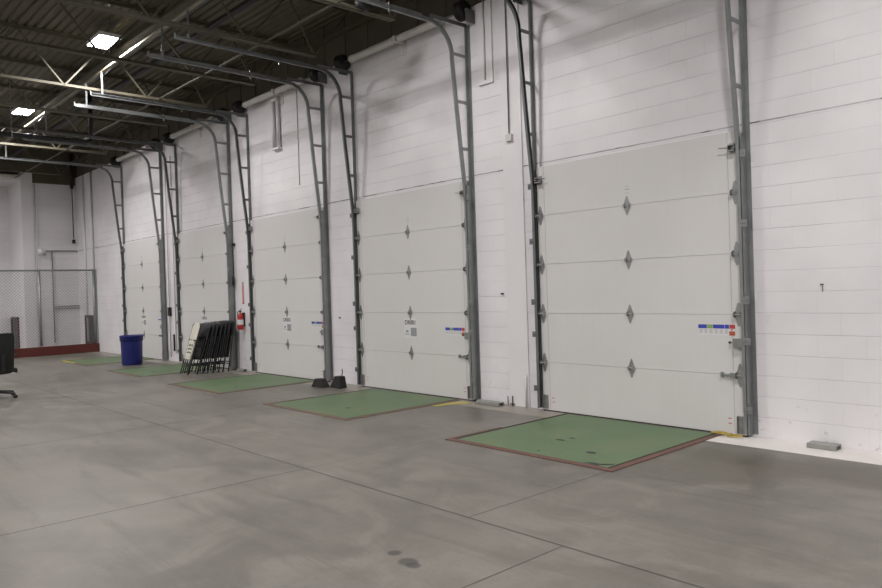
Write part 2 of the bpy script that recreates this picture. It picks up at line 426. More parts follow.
for y_ in (-1.55,):
    MB().bar((0, y_, .05), (0, y_, 1.09), .012, .012).lathe([(.058, -.012), (.058, .012)], 12, 'y', (0, y_, 0)).build('pipe_hanger', GALV, r)
tag(r, 'black pipe with a vertical riser hanging below the joists', 'pipe')
# small black round fan-like reel at the top of the frame
r = empty('cord_reel', (-7.62, -1.28, 5.28))
MB().lathe([(.03,-.05),(.10,-.05),(.105,-.035),(.06,-.03),(.06,.03),(.105,.035),(.10,.05),(.03,.05)], 20, 'x').build('spool', BLACK, r)
MB().bar((0,0,0), (0,0,.81), .02, .02).build('hanger', DARKST, r)
tag(r, 'small black round reel hanging from the roof above the DR001 door', 'reel')

# ------------------------------------------------------------------ ceiling lights
def light_fixture(x, y, label, group):
    r = empty('ceiling_light', (x, y, 5.80))
    MB().box(-.33, .33, -.175, .175, .012, .07).build('housing', WHITE, r, bevel=.004)
    MB().box(-.315, .315, -.16, .16, 0, .012).build('lens', LENS, r)
    for q in (-.29, .29): MB().box(q-.01, q+.01, -.01, .01, .07, .295).build('hanger_bracket', GALVD, r)
    la = bpy.data.lights.new('lamp', 'AREA'); la.shape = 'RECTANGLE'; la.size = .63; la.size_y = .32; la.energy = LAMP_W; la.color = (1, .965, .955); la.spread = math.radians(163)
    lo = bpy.data.objects.new('lamp', la); C.objects.link(lo); lo.parent = r; lo.location = (0, 0, -.006)
    tag(r, label, 'ceiling light', group)
LAMP_W = 138
light_fixture(-12.65, -2.86, 'bright rectangular ceiling light, the larger and nearer of the two', 'ceiling lights')
light_fixture(-18.35, -2.76, 'bright rectangular ceiling light, the smaller and farther of the two', 'ceiling lights')
for x in (-6.8, -1.2, 3.6): light_fixture(x, -2.86, 'rectangular ceiling light of the row by the doors, outside the frame', 'ceiling lights outside the picture')
light_fixture(-22.2, -5.2, 'rectangular ceiling light added to brighten the far end wall, outside the frame', 'ceiling lights outside the picture')  # unseen extra lamp off the row, added to brighten the far wall
for x in (-22.5, -16.5, -10.5, -4.5, 1.5):
    for y in (-8.2, -13.4): light_fixture(x, y, 'rectangular ceiling light over the open floor, outside the frame', 'ceiling lights outside the picture')

# ------------------------------------------------------------------ overhead doors
DW = 2.57; SH = .603
DX = [-5.88, -9.68, -13.24, -16.76, -20.35]
def hinge(parent, x, z, edge=0):
    b = MB()
    w = .042
    if edge == 0:
        b.poly([(x-w,-.004,z+.01),(x+w,-.004,z+.01),(x+.006,-.004,z+.105),(x-.006,-.004,z+.105)], (0,.004,0))
        b.poly([(x-w,-.004,z-.01),(x-.006,-.004,z-.105),(x+.006,-.004,z-.105),(x+w,-.004,z-.01)], (0,.004,0))
        b.lathe([(.009,-.045),(.009,.045)], 8, 'x', (x,-.013,z))
        b.box(x-.038, x-.02, -.024, -.004, z-.02, z+.02); b.box(x+.02, x+.038, -.024, -.004, z-.02, z+.02)
    else:
        s_ = edge   # -1 left edge, 1 right edge
        b.poly([(x-w,-.004,z+.01),(x+w,-.004,z+.01),(x+.01,-.004,z+.115),(x-.01,-.004,z+.115)], (0,.004,0))
        b.poly([(x-w,-.004,z-.01),(x-.01,-.004,z-.115),(x+.01,-.004,z-.115),(x+w,-.004,z-.01)], (0,.004,0))
        b.poly([(x-.038,-.004,z-.035),(x-.038,-.05,z-.018),(x-.038,-.05,z+.018),(x-.038,-.004,z+.035)], (.005,0,0))
        b.poly([(x+.033,-.004,z-.035),(x+.033,-.05,z-.018),(x+.033,-.05,z+.018),(x+.033,-.004,z+.035)], (.005,0,0))
        b.lathe([(.008,-.06),(.008,.06)], 8, 'x', (x+.02*s_,-.042,z))
    return b.build('hinge', HINGE, parent)
def make_door():
    r = empty('door_1', (0,0,0))
    for k in range(5):
        z0, z1 = k*SH+.0025 + (.012 if k == 0 else 0), (k+1)*SH
        MB().box(.0, DW, 0, .045, z0, z1).build('door_section', M_DOOR, r, bevel=.003)
    MB().box(0, DW, .004, .045, 0, .014).build('bottom_seal', mat('grey_rubber', (.05,.047,.042), .8), r)
    for k in range(1, 5):
        hinge(r, DW/2, k*SH); hinge(r, .045, k*SH, -1); hinge(r, DW-.045, k*SH, 1)
    # end stile lines
    for s_ in (0, 1):
        xx = .115 if s_ == 0 else DW-.115
        b = MB()
        for k in range(5): b.box(xx-.002, xx+.002, -.0015, 0, k*SH+.03, (k+1)*SH-.01)
        b.build('stile_edge', mat('stile_grey', (.42, .42, .40), .5), r)
    # top roller brackets
    for xx, s_ in ((.05, -1), (DW-.05, 1)):
        b = MB().box(xx-.04, xx+.04, -.006, 0, 2.80, 2.90).box(xx-.035, xx+.035, -.065, -.004, 2.815, 2.825).box(xx-.035, xx+.035, -.065, -.004, 2.87, 2.88)
        b.box(xx-.035, xx-.03, -.065, -.004, 2.82, 2.875).box(xx+.03, xx+.035, -.065, -.004, 2.82, 2.875)
        b.tube([(xx-s_*.03,-.05,2.85),(xx-s_*.13,-.055,2.86)], .006, 6).tube([(xx,-.05,2.85),(xx+s_*.06,-.05,2.85)], .007, 6)
        b.build('top_roller_bracket', HINGE, r)
    # bottom brackets with bolt rows and red marks
    for xx, s_ in ((.05, -1), (DW-.05, 1)):
        b = MB().box(xx-.030, xx+.035, -.006, 0, .03, .20).box(xx-.030, xx-.025, -.035, 0, .03, .20)
        for zz in (.07, .12, .17): b.lathe([(.008,-.014),(.008,-.006)], 8, 'y', (xx+.010,0,zz))
        b.build('bottom_bracket', HINGE, r)
        b = MB(); x2 = xx-s_*.115
        b.box(x2-.018, x2+.018, -.0012, 0, .165, .173).box(x2-.018, x2+.018, -.0012, 0, .115, .123)
        b.build('red_mark', REDS, r)
    # slide lock
    xx = DW-.03
    b = MB().box(xx-.19, xx-.05, -.022, -.004, SH-.012, SH+.012).box(xx-.205, xx-.185, -.04, -.004, SH-.02, SH+.028)
    b.box(xx-.11, xx-.06, -.03, 0, SH-.025, SH+.025)
    b.build('slide_lock', HINGE, r, bevel=.002)
    # little stamp in the top section
    b = MB()
    for i, zz in enumerate((2.545, 2.585, 2.62)):
        for dx in (-.016, .006, .02): b.box(DW/2+dx, DW/2+dx+.009, -.001, 0, zz, zz+(.006 if i != 1 else .012))
    b.build('stamp', GREYP, r)
    return r
d0 = make_door()
def label_strip(r, right, z):
    """blue-headed instruction label beside the right edge; 'right' is its right end"""
    w, h = .39, .11; x0 = right-w
    s = MB().box(x0, right, -.002, 0, z-h, z).build('instruction_label', PAPER, r)
    segs = [(0,.24,BLUES),(.25,.40,GREENS),(.41,.72,BLUES),(.73,.84,BLUES),(.85,1,REDS)]
    for i, m_ in enumerate((BLUES, GREENS, REDS)):
        b = MB()
        for a, c, mm in segs:
            if mm is m_: b.box(x0+a*w, x0+c*w, -.003, -.002, z-.04, z)
        b.build('header_band', m_, s)
    b = MB()
    for k in range(6):
        for q in range(4):
            b.box(x0+.012+k*.054, x0+.05+k*.054-(q%2)*.006, -.003, -.002, z-.055-q*.011, z-.051-q*.011)
    b.build('small_print', GREYP, s)
    MB().box(right-.062, right-.002, -.003, -.002, z-.107, z-.066).build('warning_patch', mat('warning_orange', (.48, .10, .04), .5), s)
    b = MB().poly([(right-.045,-.0035,z-.045),(right-.02,-.0035,z-.045),(right-.032,-.0035,z-.066)], (0,.001,0)); b.build('warning_arrow', REDS, s)
def latch_box(r, x, z):
    b = MB().box(x-.075, x-.0, -.05, 0, z-.045, z+.04).box(x-.08, x+.004, -.056, -.048, z-.05, z+.045).box(x-.12, x-.08, -.035, -.02, z-.006, z+.008)
    o = b.build('latch_box', GALV, r, bevel=.003)
    MB().lathe([(.012,-.01),(.012,.01)], 10, 'y', (x-.125, -.028, z)).build('latch_knob', BLACK, o)
def door_sign(r, txt):
    x, z, w, h = DW/2-.005, .825, .30, .30
    s = MB().box(x-w/2, x+w/2, -.002, 0, z, z+h).build('door_number_sign', PAPER, r)
    text_mesh(txt, .092, 'lettering', INK, s, (x, -.003, z+h-.068), bold=.0012)
    MB().box(x+.005, x+w/2-.012, -.003, -.002, z+.03, z+.155).build('grey_square', GREYP, s)
    text_mesh('IN', .05, 'lettering', INK, s, (x-.075, -.003, z+.10), bold=.001)
    MB().box(x-w/2+.015, x-.015, -.003, -.002, z+.05, z+.056).box(x-w/2+.015, x-.03, -.003, -.002, z+.065, z+.07).build('small_print', GREYP, s)
DL = ['white five-panel overhead door, the nearest and largest, with a colourful label strip and no paper sign',
      'white five-panel overhead door with the clearly readable paper sign DR001',
      'white five-panel overhead door between the fire extinguisher and the two black wheel chocks',
      'white five-panel overhead door behind the stack of folding chairs',
      'white five-panel overhead door behind the blue bin, the farthest']
doors = []
for i, x in enumerate(DX):
    o = d0 if i == 0 else copy_tree(d0)
    o.location = (x, 0, 0); o.name = 'door_%d' % (i+1); doors.append(o)
    struct(o, DL[i], 'overhead door')
for i, r in enumerate(doors):
    if i == 0: label_strip(r, DW-.085, 1.105); latch_box(r, DW-.005, .93)
    if i == 1: label_strip(r, DW-.13, 1.00); latch_box(r, DW-.005, .90); door_sign(r, 'DR001')
    if i == 2: label_strip(r, DW-.06, 1.04); latch_box(r, DW-.005, .86); door_sign(r, 'DR002')
    if i == 3: door_sign(r, 'DR003')
    if i == 4:
        door_sign(r, 'DR004')
        MB().box(DW-.34, DW-.04, -.002, 0, .985, 1.01).build('header_band', BLUES, r)
        latch_box(r, DW-.005, .83)

# ------------------------------------------------------------------ tracks
def track_path():
    p = [(-.035, .04), (-.035, 1.5), (-.038, 2.6), (-.05, 2.85), (-.11, 3.4), (-.165, 3.95), (-.225, 4.62)]
    cy, cz, R_ = -.225-.40, 4.66, .40
    for k in range(0, 10):
        t = k*PI/18
        p.append((cy+R_*math.cos(t), cz+R_*math.sin(t)))
    p += [(-1.8, 5.07), (-2.90, 5.075)]
    return p
TP = track_path()
def incl_y(z):
    for (y0, z0), (y1, z1) in zip(TP, TP[1:]):
        if z0 <= z <= z1: return y0+(y1-y0)*(z-z0)/(z1-z0)
    return TP[0][0]
def make_track(side):
    """side -1: left of the door (open face to +X), +1: right. Origin on the floor at the door's edge"""
    r = empty('door_track', (0,0,0)); s = side
    # C-shaped rail, 50 mm deep, standing just outside the leaf edge
    t = .004; w = .032; d = .052
    prof = [(0,-d/2),(s*w,-d/2),(s*w,-d/2+.03 - .024),(s*(w-t),-d/2+.006),(s*(w-t),-d/2+t),(s*t,-d/2+t),(s*t,d/2-t),(s*(w-t),d/2-t),(s*(w-t),d/2-.006),(s*w,d/2-.006),(s*w,d/2),(0,d/2)]
    # mirror so that the opening faces the door
    prof = [(s*.036 - u, v) for u, v in prof]
    m = GALV if s > 0 else GALVD  # left tracks take the darker steel: inner-side shade put into the colour
    MB().sweep(prof, TP).build('rail', m, r)
    # wall angle: flat leg on the wall and a standing leg
    wl = .050 if s > 0 else .060
    b = MB()
    x0, x1 = (s*.042, s*(.042+wl)); x0, x1 = min(x0, x1), max(x0, x1)
    b.box(x0, x1, WY-.008, WY-.002, .03, 5.12)
    xi = s*.042; b.box(min(xi, xi+s*.005), max(xi, xi+s*.005), -.055, WY-.002, .03, 2.95)
    b.box(min(xi, xi+s*.005), max(xi, xi+s*.005), -.0, WY-.002, 2.95, 5.12)
    b.build('wall_angle', m, r)
    # jamb brackets with bolts
    for zz in (.28, .95, 1.35, 2.1, 2.78):
        b = MB(); xa, xb = sorted((s*.012, s*(.042+.05)))
        b.box(xa, xb, -.062, -.056, zz-.035, zz+.035)
        for dx in (.30, .72): b.lathe([(.009,-.074),(.009,-.060)], 8, 'y', (xa+(xb-xa)*dx, 0, zz))
        b.build('bracket', m, r)
    # stand-off rungs between the leaning rail and the wall angle
    for zz in (3.43, 4.06, 4.69):
        yy = incl_y(zz)
        MB().box(*sorted((s*.036, s*.042)), yy-.012, WY-.004, zz-.022, zz+.022).build('rung', m, r)
    # header strut at the bend, up to the bearing plate
    MB().box(*sorted((s*.044, s*.050)), -.62, .045, 5.085, 5.135).build('header_strut', GALVD, r)
        # reinforcing angle on top of the level run and its hanger
    MB().box(*sorted((s*.037, s*.042)), -2.86, -.75, 5.085, 5.105).build('stiffener', m, r)
    MB().box(*sorted((s*.043, s*.068)), -2.70, -2.695, 5.05, 5.497).box(*sorted((s*.043, s*.047)), -2.72, -2.69, 5.05, 5.497).build('hanger', GALV, r)
    MB().bar((s*.085, -2.64, 5.47), (s*.085, -2.25, 5.98), .004, .03, (1,0,0)).build('sway_brace', GALVD, r)
    MB().box(*sorted((s*.006, s*.036)), -2.915, -2.90, 5.06, 5.13).build('end_stop', GALV, r)
    MB().box(*sorted((s*.043, s*.052)), -1.31, -1.29, 5.0, 5.12).build('clamp', mat('bright_zinc', (.7,.7,.7), .25, .8), r)
    return r
TL, TR = make_track(-1), make_track(1)
who = ['of the nearest door', 'of the DR001 door', 'of the door between extinguisher and chocks', 'of the door behind the folding chairs', 'of the door behind the blue bin']
for i, x in enumerate(DX):
    a = TL if i == 0 else copy_tree(TL); a.location = (x, 0, 0)
    tag(a, 'galvanised track on the left edge ' + who[i], 'door track', 'overhead door tracks')
    c = TR if i == 0 else copy_tree(TR); c.location = (x+DW, 0, 0)
    tag(c, 'galvanised track on the right edge ' + who[i], 'door track', 'overhead door tracks')

# ------------------------------------------------------------------ spring shafts
def make_shaft():
    r = empty('torsion_shaft', (0, -.10, 5.26))
    MB().tube([(-.22,0,0),(DW+.22,0,0)], .0127, 10).build('shaft', GALVD, r)
    for xx, s_ in ((-.11, -1), (DW+.11, 1)):
        pr = [(.03,-.065),(.125,-.065),(.13,-.055),(.13,-.045)]
        h = -.045
        while h < .04: pr += [(.122, h+.004), (.127, h+.009)]; h += .010
        pr += [(.10,.055),(.04,.065),(.02,.065)]
        if s_ > 0: pr = [(a, -b_) for a, b_ in pr][::-1]
        MB().lathe(pr, 28, 'x', (xx,0,0)).build('cable_drum', BLACK, r)
        MB().box(xx+s_*.085-.003, xx+s_*.085+.003, -.02, .155, -.16, .02).build('bearing_plate', GALVD, r)
    for x0, x1 in ((.18, DW/2-.06), (DW/2+.06, DW-.42)):
        pr = []; h = x0; k = 0
        while h < x1:
            pr += [(.050, h), (.056, h+.006), (.050, h+.012)]; h += .0125
        MB().lathe(pr, 16, 'x').build('spring', SPRW, r)
    for xx in (.16, DW-.40):
        MB().lathe([(.03,-.03),(.062,-.03),(.062,.03),(.03,.03)], 14, 'x', (xx,0,0)).build('winding_cone', SPRW, r)
    MB().box(DW/2-.03, DW/2+.03, -.06, .155, -.045, .045).box(DW/2-.035, DW/2+.035, .149, .158, -.20, .10).build('centre_bracket', SPRW, r)
    return r
sh = make_shaft()
for i, x in enumerate(DX):
    o = sh if i == 0 else copy_tree(sh); o.location = (x, -.10, 5.26)
    tag(o, 'white spring shaft with black drums at the top ' + who[i], 'spring shaft', 'torsion spring shafts')

# ------------------------------------------------------------------ dock leveller plates
RUST2 = mat('faded_kerb', (.15, .10, .075), .75, 0, .3, 6)
def make_leveler(i, x, w=1.83, front=-1.87):
    r = empty('dock_plate', (x, 0, 0))
    b = MB().box(0, w, front, -.045, .001, .006)
    b.build('deck_plate', M_PLATE, r)
    # dark gaps left and right, rusty kerb angle at front and right
    MB().box(-.06, 0, front-.01, -.03, .001, .0045).box(w, w+.04, front-.01, -.03, .001, .004).box(-.045, w+.03, -.045, -.022, .001, .004).build('gap', mat('dark_gap', (.025,.018,.013), .8), r)
    MB().box(-.10, w+.10, front-.085, front-.008, .001, .007).box(w+.03, w+.10, front-.008, -.05, .001, .007).box(-.10, -.06, front-.085, front+.75, .001, .005).build('kerb_angle', RUST if i == 0 else RUST2, r)
    for k, (hx, hy, rx, ry) in enumerate(((1.40, -1.52, .055, .035), (.84, -1.26, .06, .028), (.88, -1.12, .04, .022), (.98, -1.76, .02, .014))):
        pts = [(hx-.2*(i%2)+rx*math.cos(t*PI/6), hy+.1*i+ry*math.sin(t*PI/6), .0062) for t in range(12)]
        if i == 0 or k == 0: MB().poly(pts, (0,0,.0006)).build('hand_hole', DARKST, r)
    if i == 0: MB().poly([(w-.26,front+.02,.0062),(w-.12,front+.0,.0062),(w-.01,front+.10,.0062),(w-.03,front+.15,.0062),(w-.12,front+.06,.0062),(w-.2,front+.07,.0062)], (0,0,.0006)).build('worn_corner', BLACK, r)
    return r
PL = ['green steel dock plate in front of the nearest door, the largest, with dark holes',
      'green steel dock plate in front of the DR001 door',
      'green steel dock plate just right of the folding chairs',
      'green steel dock plate between the blue bin and the folding chairs',
      'green steel dock plate behind the blue bin, farthest, edged in yellow']
for i, x in enumerate(DX):
    o = make_leveler(i, (-5.46, -9.24, -12.84, -16.49, -20.26)[i], 1.83, (-1.88, -1.89, -1.80, -1.69, -1.57)[i]); tag(o, PL[i], 'dock plate', 'green dock plates')
    if i == 4:
        MB().poly([(-.12,-1.66,.007),(.95,-1.66,.007),(.95,-1.58,.007),(-.05,-1.58,.007),(-.05,-1.2,.009),(-.12,-1.2,.009)], (0,0,.002)).build('yellow_edge', YPAINT, o)

# ------------------------------------------------------------------ fence
FXX = -22.88
r = empty('chain_link_fence', (FXX, 0, .27))
for i, (y_, rr) in enumerate(((-.02, .038), (-1.47, .028), (-3.9, .028), (-6.3, .028))):
    MB().tube([(0, y_, 0), (0, y_, 2.17)], rr, 10).build('post', FENCE, r)
MB().box(-.035, .035, .015, .055, 0, 2.16).build('wall_channel', FENCE, r)
MB().tube([(0, 0, 2.14), (0, -6.3, 2.14)], .024, 8).build('top_rail', FENCE, r)
b = MB(); L_, H_ = 6.3, 2.12; p_ = .085
k = -H_
while k < L_:
    for sg in (1, -1):
        # line y = k + sg*z clipped
        if sg > 0: a, e = (k, 0), (k+H_, H_)
        else: a, e = (k+H_, 0), (k, H_)
        def clip(p, q):
            (y0, z0), (y1, z1) = p, q
            if y0 > y1: (y0, z0), (y1, z1) = (y1, z1), (y0, z0)
            if y1 <= 0 or y0 >= L_: return None
            if y0 < 0: z0 += (z1-z0)*(0-y0)/(y1-y0); y0 = 0
            if y1 > L_: z1 = z0+(z1-z0)*(L_-y0)/(y1-y0); y1 = L_
            return (y0, z0), (y1, z1)
        c = clip(a, e)
        if c: b.bar((.003*sg, -c[0][0], c[0][1]+.01), (.003*sg, -c[1][0], c[1][1]+.01), .0055, .0055, (1,0,0))
    k += p_
tag(b.build('chain_link', FENCE, r), 'grey woven wire mesh')
tag(r, 'grey chain-link fence standing on the dark red beam at the far end', 'fence')
tag(MB().box(FXX-.09, FXX+.09, -6.5, WY-.005, 0, .25).build('fence_base_beam', REDBEAM, bevel=.006), 'dark red painted beam along the floor under the chain-link fence', 'beam')
# maroon framed low openings
def hatch(x, y, side, label):
    r = empty('access_hatch', (x, y, .02)); w, h = .84, 1.05; s = side
    b = MB().box(0, w, *sorted((0, s*.05)), h-.07, h).box(0, .07, *sorted((0, s*.05)), 0, h-.07).box(w-.07, w, *sorted((0, s*.05)), 0, h-.07).build('frame', mat('maroon_paint', (.07,.02,.018), .5), r)
    MB().box(.07, w-.07, *sorted((s*.004, s*.012)), 0, h-.07).build('panel', mat('dark_hatch', (.06,.058,.06), .5), r)
    MB().box(w*.42, w*.50, *sorted((s*.012, s*.05)), 0, h-.07).build('mullion', GALVD, r)
    tag(r, label, 'hatch')
hatch(-23.95, WY-.002, -1, 'low maroon framed hatch in the white wall behind the right end of the fence')
hatch(-26.22+.06, -1.472, -1, 'low maroon framed hatch in the side of the white alcove pier')
# pipes and lamp on the far wall
r = empty('wall_light_arm', (FX+.05, -.9, 3.07))
MB().tube([(0,.95,0),(0,.05,0)], .02, 8).build('arm', GALV, r)
MB().lathe([(.02,-.1),(.09,-.08),(.10,.02),(.04,.1)], 14, 'y', (.03,-.08,-.03)).build('lamp_head', WHITE, r)
MB().tube([(0,.02,.0),(.0,.02,-.16)], .012, 6).build('pull_rod', GALVD, r)
tag(r, 'white loading light on a horizontal arm on the far end wall', 'light')
r = empty('wall_conduit', (FX+.03, -.68, .25))
MB().tube([(0,0,0),(0,0,2.80)], .014, 8).build('riser', GALVD, r)
tag(r, 'thin grey conduit down the far end wall behind the fence', 'conduit')
tag(MB().tube([(FX+.04,-.68,1.36),(FX+.04,.05,1.36)], .018, 8).tube([(FX+.04,-.68,1.29),(FX+.04,.05,1.29)], .012, 8).build('handrail', GALV), 'pair of short grey horizontal rails on the far wall behind the fence', 'rail')
tag(MB().tube([(FX+.05,-1.10,.0),(FX+.05,-1.10,5.1)], .013, 8).build('wall_conduit', mat('pale_conduit', (.50,.50,.50), .5)), 'grey vertical conduit beside the white alcove pier', 'conduit')
r = empty('drop_pipe', (FX+.12, -.07, 0))
MB().tube([(0,0,5.05),(0,0,6.08)], .045, 10).tube([(0,0,5.0),(0,0,5.1)], .055, 10).build('upper_pipe', BLACK, r)
MB().tube([(0,0,3.45),(0,0,5.05)], .013, 8).build('lower_conduit', DARKST, r)
MB().box(-.04,.04,-.04,.04,3.30,3.42).build('end_box', DARKST, r)
tag(r, 'black pipe dropping down the far corner of the room to a small box', 'pipe')
for xx, lb in ((-22.98, 'grey vertical pipe on the wall just right of the fence end post'), (-23.75, 'white vertical pipe on the wall just left of the fence end post')):
    tag(MB().tube([(xx, WY-.03, .27), (xx, WY-.03, 5.33)], .026, 8).build('wall_pipe', mat('pale_conduit', (.50,.50,.50), .5) if xx > -23.3 else WHITE), lb, 'pipe')

# ------------------------------------------------------------------ conduits on the long wall
# between nearest door and DR001 door: boxed chase and conduits
b = MB().box(-7.02+.16, -6.60, WY-.030, WY-.001, 4.25, 5.34)
struct(b.build('trim_6', WHITE, bevel=.003), 'white painted boxed chase high on the pier left of the nearest door', 'trim')
tag(MB().tube([(-6.72, WY-.045, 4.30), (-6.72, WY-.045, 5.34)], .012, 8).build('wall_conduit', SPRW), 'short white conduit on the boxed chase left of the nearest door', 'conduit')
struct(MB().box(-6.47, -6.14, WY-.020, WY-.001, 0, 5.34).build('trim_7', WHITE, bevel=.002), 'smooth white pilaster on the pier left of the nearest door', 'trim')
r = empty('switch_conduit', (-6.33, WY-.04, 3.45))
MB().tube([(0,0,.06),(0,.0,1.88)], .008, 8).build('conduit', mat('grey_conduit', (.12,.11,.11), .5), r)
MB().box(-.05,.05,-.02,.018,-.03,.06).build('junction_box', SPRW, r, bevel=.004)
tag(r, 'thin dark conduit ending in a small white box left of the nearest door', 'conduit')
# between third and fourth door etc: twin white tubes high over the third door
r = empty('twin_conduit', (-12.16, WY-.046, 4.28))
for dx in (-.09, .09): MB().tube([(dx,0,0),(dx,0,.92)], .034, 12).build('tube', WHITE, r)
MB().box(-.13,.13,-.04,.045,-.03,.0).build('end_plate', WHITE, r)
MB().box(-.12,.12,-.04,.045,.86,.98).build('upper_box', SPRW, r)
tag(r, 'pair of white vertical tubes on the wall above the door right of the extinguisher', 'conduit')
tag(MB().tube([(-11.45, WY-.012, 3.50), (-11.45, WY-.012, 5.34)], .008, 6).build('wall_cable', SPRW), 'thin white cable on the wall right of the twin white tubes', 'cable')
# pier between farthest and fourth door
r = empty('wall_conduit', (-17.45, WY-.035, .1))
MB().tube([(0,0,0),(0,0,5.2)], .014, 8).build('conduit', SPRW, r)
MB().box(-.06,.04,-.03,.03,.99,1.20).build('switch_box', BLACK, r, bevel=.004)
MB().box(.18,.19,-.01,.03,.15,.55).build('small_bar', DARKST, r)
tag(r, 'white conduit with a black switch box on the pier right of the farthest door', 'conduit')
tag(MB().tube([(-17.15, WY-.02, .2), (-17.15, WY-.02, 4.9)], .012, 8).build('wall_conduit', SPRW), 'thin white conduit just left of the door behind the chairs', 'conduit')
# small things on the wall
r = empty('wall_anchor', (-2.59, WY-.002, 1.42))
MB().box(-.016,.010,-.010,0,.058,.072).box(.0,.005,-.006,0,.0,.05).build('clip', mat('worn_clip', (.12,.11,.11), .6), r)
tag(r, 'small black anchor clip on the bare wall right of the nearest door', 'anchor')
r = empty('wall_anchor', (-6.56, WY-.002, 1.45))
MB().box(-.02,.02,-.02,0,.0,.02).build('clip', DARKST, r)
tag(r, 'small black anchor clip on the pier between the nearest and the DR001 door', 'anchor')
r = empty('wall_anchor', (-10.32, WY-.002, 1.10)); MB().box(-.018,.018,-.015,0,0,.02).build('clip', DARKST, r)
tag(r, 'small black anchor clip on the pier above the wheel chocks', 'anchor')
# floor pipe stubs by the pier
tag(MB().tube([(-6.42, WY-.03, 0), (-6.42, WY-.03, .13)], .007, 6).box(-6.45,-6.39,WY-.05,WY-.004,.02,.03).tube([(-6.5, WY-.03, 0),(-6.5, WY-.03,.12)], .006, 6).build('pipe_stub', DARKST), 'small dark pipe stub at the foot of the pier left of the nearest door', 'pipe stub')
tag(MB().tube([(-6.17, WY-.045, .0), (-6.17, WY-.045, .42)], .012, 6).build('pipe_stub', SPRW), 'short white pipe stub at the foot of the pier left of the nearest door', 'pipe stub')

# ------------------------------------------------------------------ loose things by the wall
def grey_block(x, y, l, w, h, label, hole=True):
    r = empty('grey_block', (x, y, .003))
    MB().box(0, l, 0, w, 0, h).build('body', BLOCKG, r, bevel=.004)
    if hole: MB().box(l, l+.003, w*.25, w*.75, h*.2, h*.8).build('end_hole', BLACK, r)
    tag(r, label, 'block', 'grey blocks on the floor')
grey_block(-2.70, -.12, .25, .14, .045, 'flat grey block on the white strip right of the nearest door')
grey_block(-6.93, -.13, .40, .12, .042, 'flat grey block at the foot of the pier left of the nearest door')
grey_block(-13.78, -.12, .24, .10, .05, 'flat dark grey block on the floor below the fire extinguisher')

def chock(x, y, l, wt, h, dep, lean, label, rope=False):
    r = empty('wheel_chock', (x, y, .002))
    b = MB().hexa([(0,0,0),(l,0,0),(l,dep,0),(0,dep,0),(wt[0],.02,h),(wt[1],.02,h),(wt[1],dep-.02,h),(wt[0],dep-.02,h)])
    b.build('body', RUBBER, r, bevel=.008)
    b = MB()
    for k in range(5):
        t = (k+.5)/5; b.box(wt[0]*t+.0, wt[0]*t+.02, -.0+.02*t-.006, .03, h*t-.012, h*t+.012)
    b.build('rib', RUBBER, r)
    if rope: MB().tube([(wt[1]-.02,dep*.5,h),(wt[1],dep*.5,h+.07),(wt[1]-.01,dep*.5,h+.12)], .008, 6).build('rope_handle', BLACK, r)
    tag(r, label, 'wheel chock', 'black wheel chocks')
chock(-10.40, -.50, .35, (.09,.25), .135, .14, 0, 'low black rubber wheel chock, left one, in front of the door track')
chock(-10.02, -.39, .28, (.11,.265), .19, .14, 0, 'tall black rubber wheel chock, right one, against the pier', True)

def rope(cx, cy, n, rad, label, sq=.45, ln=26):
    pts = []; random.seed(int(cx*10))
    for k in range(ln*3):
        t = k/4; rr = rad*(.6+.4*math.sin(t*.7+cx))
        pts.append((cx+rr*math.cos(t)*1.0+ .04*math.sin(t*.31), cy+rr*sq*math.sin(t), .014+.004*math.sin(t*2.3)+.0003*k))
    tag(MB().tube(pts, .0065, 6).build('pull_rope', YROPE), label, 'rope')
rope(-3.46, -.10, 1, .125, 'tangled yellow rope on the floor at the right foot of the nearest door')
tag(MB().poly([(-7.28,-.62,.001),(-7.20,-.60,.001),(-7.16,-.40,.001),(-7.02,-.18,.001),(-7.06,-.10,.001),(-7.22,-.14,.001),(-7.28,-.34,.001)], (0,0,.0015)).build('paint_patch', YPAINT), 'worn yellow paint patch on the floor right of the DR001 dock plate', 'paint patch')

# blue bin
r = empty('blue_bin', (-17.50, -.88, .003))
prof = [(.02,.0),(.210,.0),(.220,.02),(.235,.53),(.238,.55),(.256,.555),(.258,.66),(.264,.665),(.264,.68),(.250,.685),(.245,.66),(.230,.60),(.205,.04),(.02,.03)]
MB().lathe(prof, 40).build('tub', BLUE, r)
b = MB()
for s_ in (-1, 1): b.box(s_*.255-.02, s_*.255+.02, -.06, .06, .57, .60)
b.build('handle', BLUE, r, bevel=.006)
b = MB()
for k in range(16):
    t = 2*PI*k/16; c, s_ = math.cos(t), math.sin(t)
    b.bar((c*.221, s_*.221, .04), (c*.236, s_*.236, .54), .010, .004, (c, s_, 0))
b.build('rib', BLUE, r)
tag(r, 'round blue plastic bin with a wide rim standing on the floor between green plates', 'bin')

# fire extinguisher
r = empty('fire_extinguisher', (-13.735, -.03, .84))
MB().lathe([(.02,0),(.062,.004),(.068,.03),(.068,.30),(.055,.36),(.028,.385),(.02,.40),(.02,.42)], 24).build('cylinder', RED, r)
MB().lathe([(.0692,.12),(.0692,.24)], 24, cap=False).build('label', PAPER, r)
MB().box(-.02,.02,-.02,.02,.42,.455).bar((-.01,0,.46),(.09,-.01,.50), .02,.008).bar((-.01,0,.44),(.08,-.01,.435), .02,.008).build('valve_handle', DARKST, r)
MB().tube([(-.01,-.02,.44),(-.07,-.03,.42),(-.085,-.03,.32),(-.08,-.03,.12)], .009, 8).tube([(-.08,-.03,.14),(-.078,-.03,.02)], [.010,.018], 8).build('hose', BLACK, r)
MB().box(-.03,.03,.055,.104,.08,.40).build('wall_bracket', BLACK, r); r.scale = (.86,.86,.86)
tag(r, 'red fire extinguisher with a white label hung on the wall pier', 'fire extinguisher')
r = empty('extinguisher_sign', (-13.75, WY-.004, 1.36))
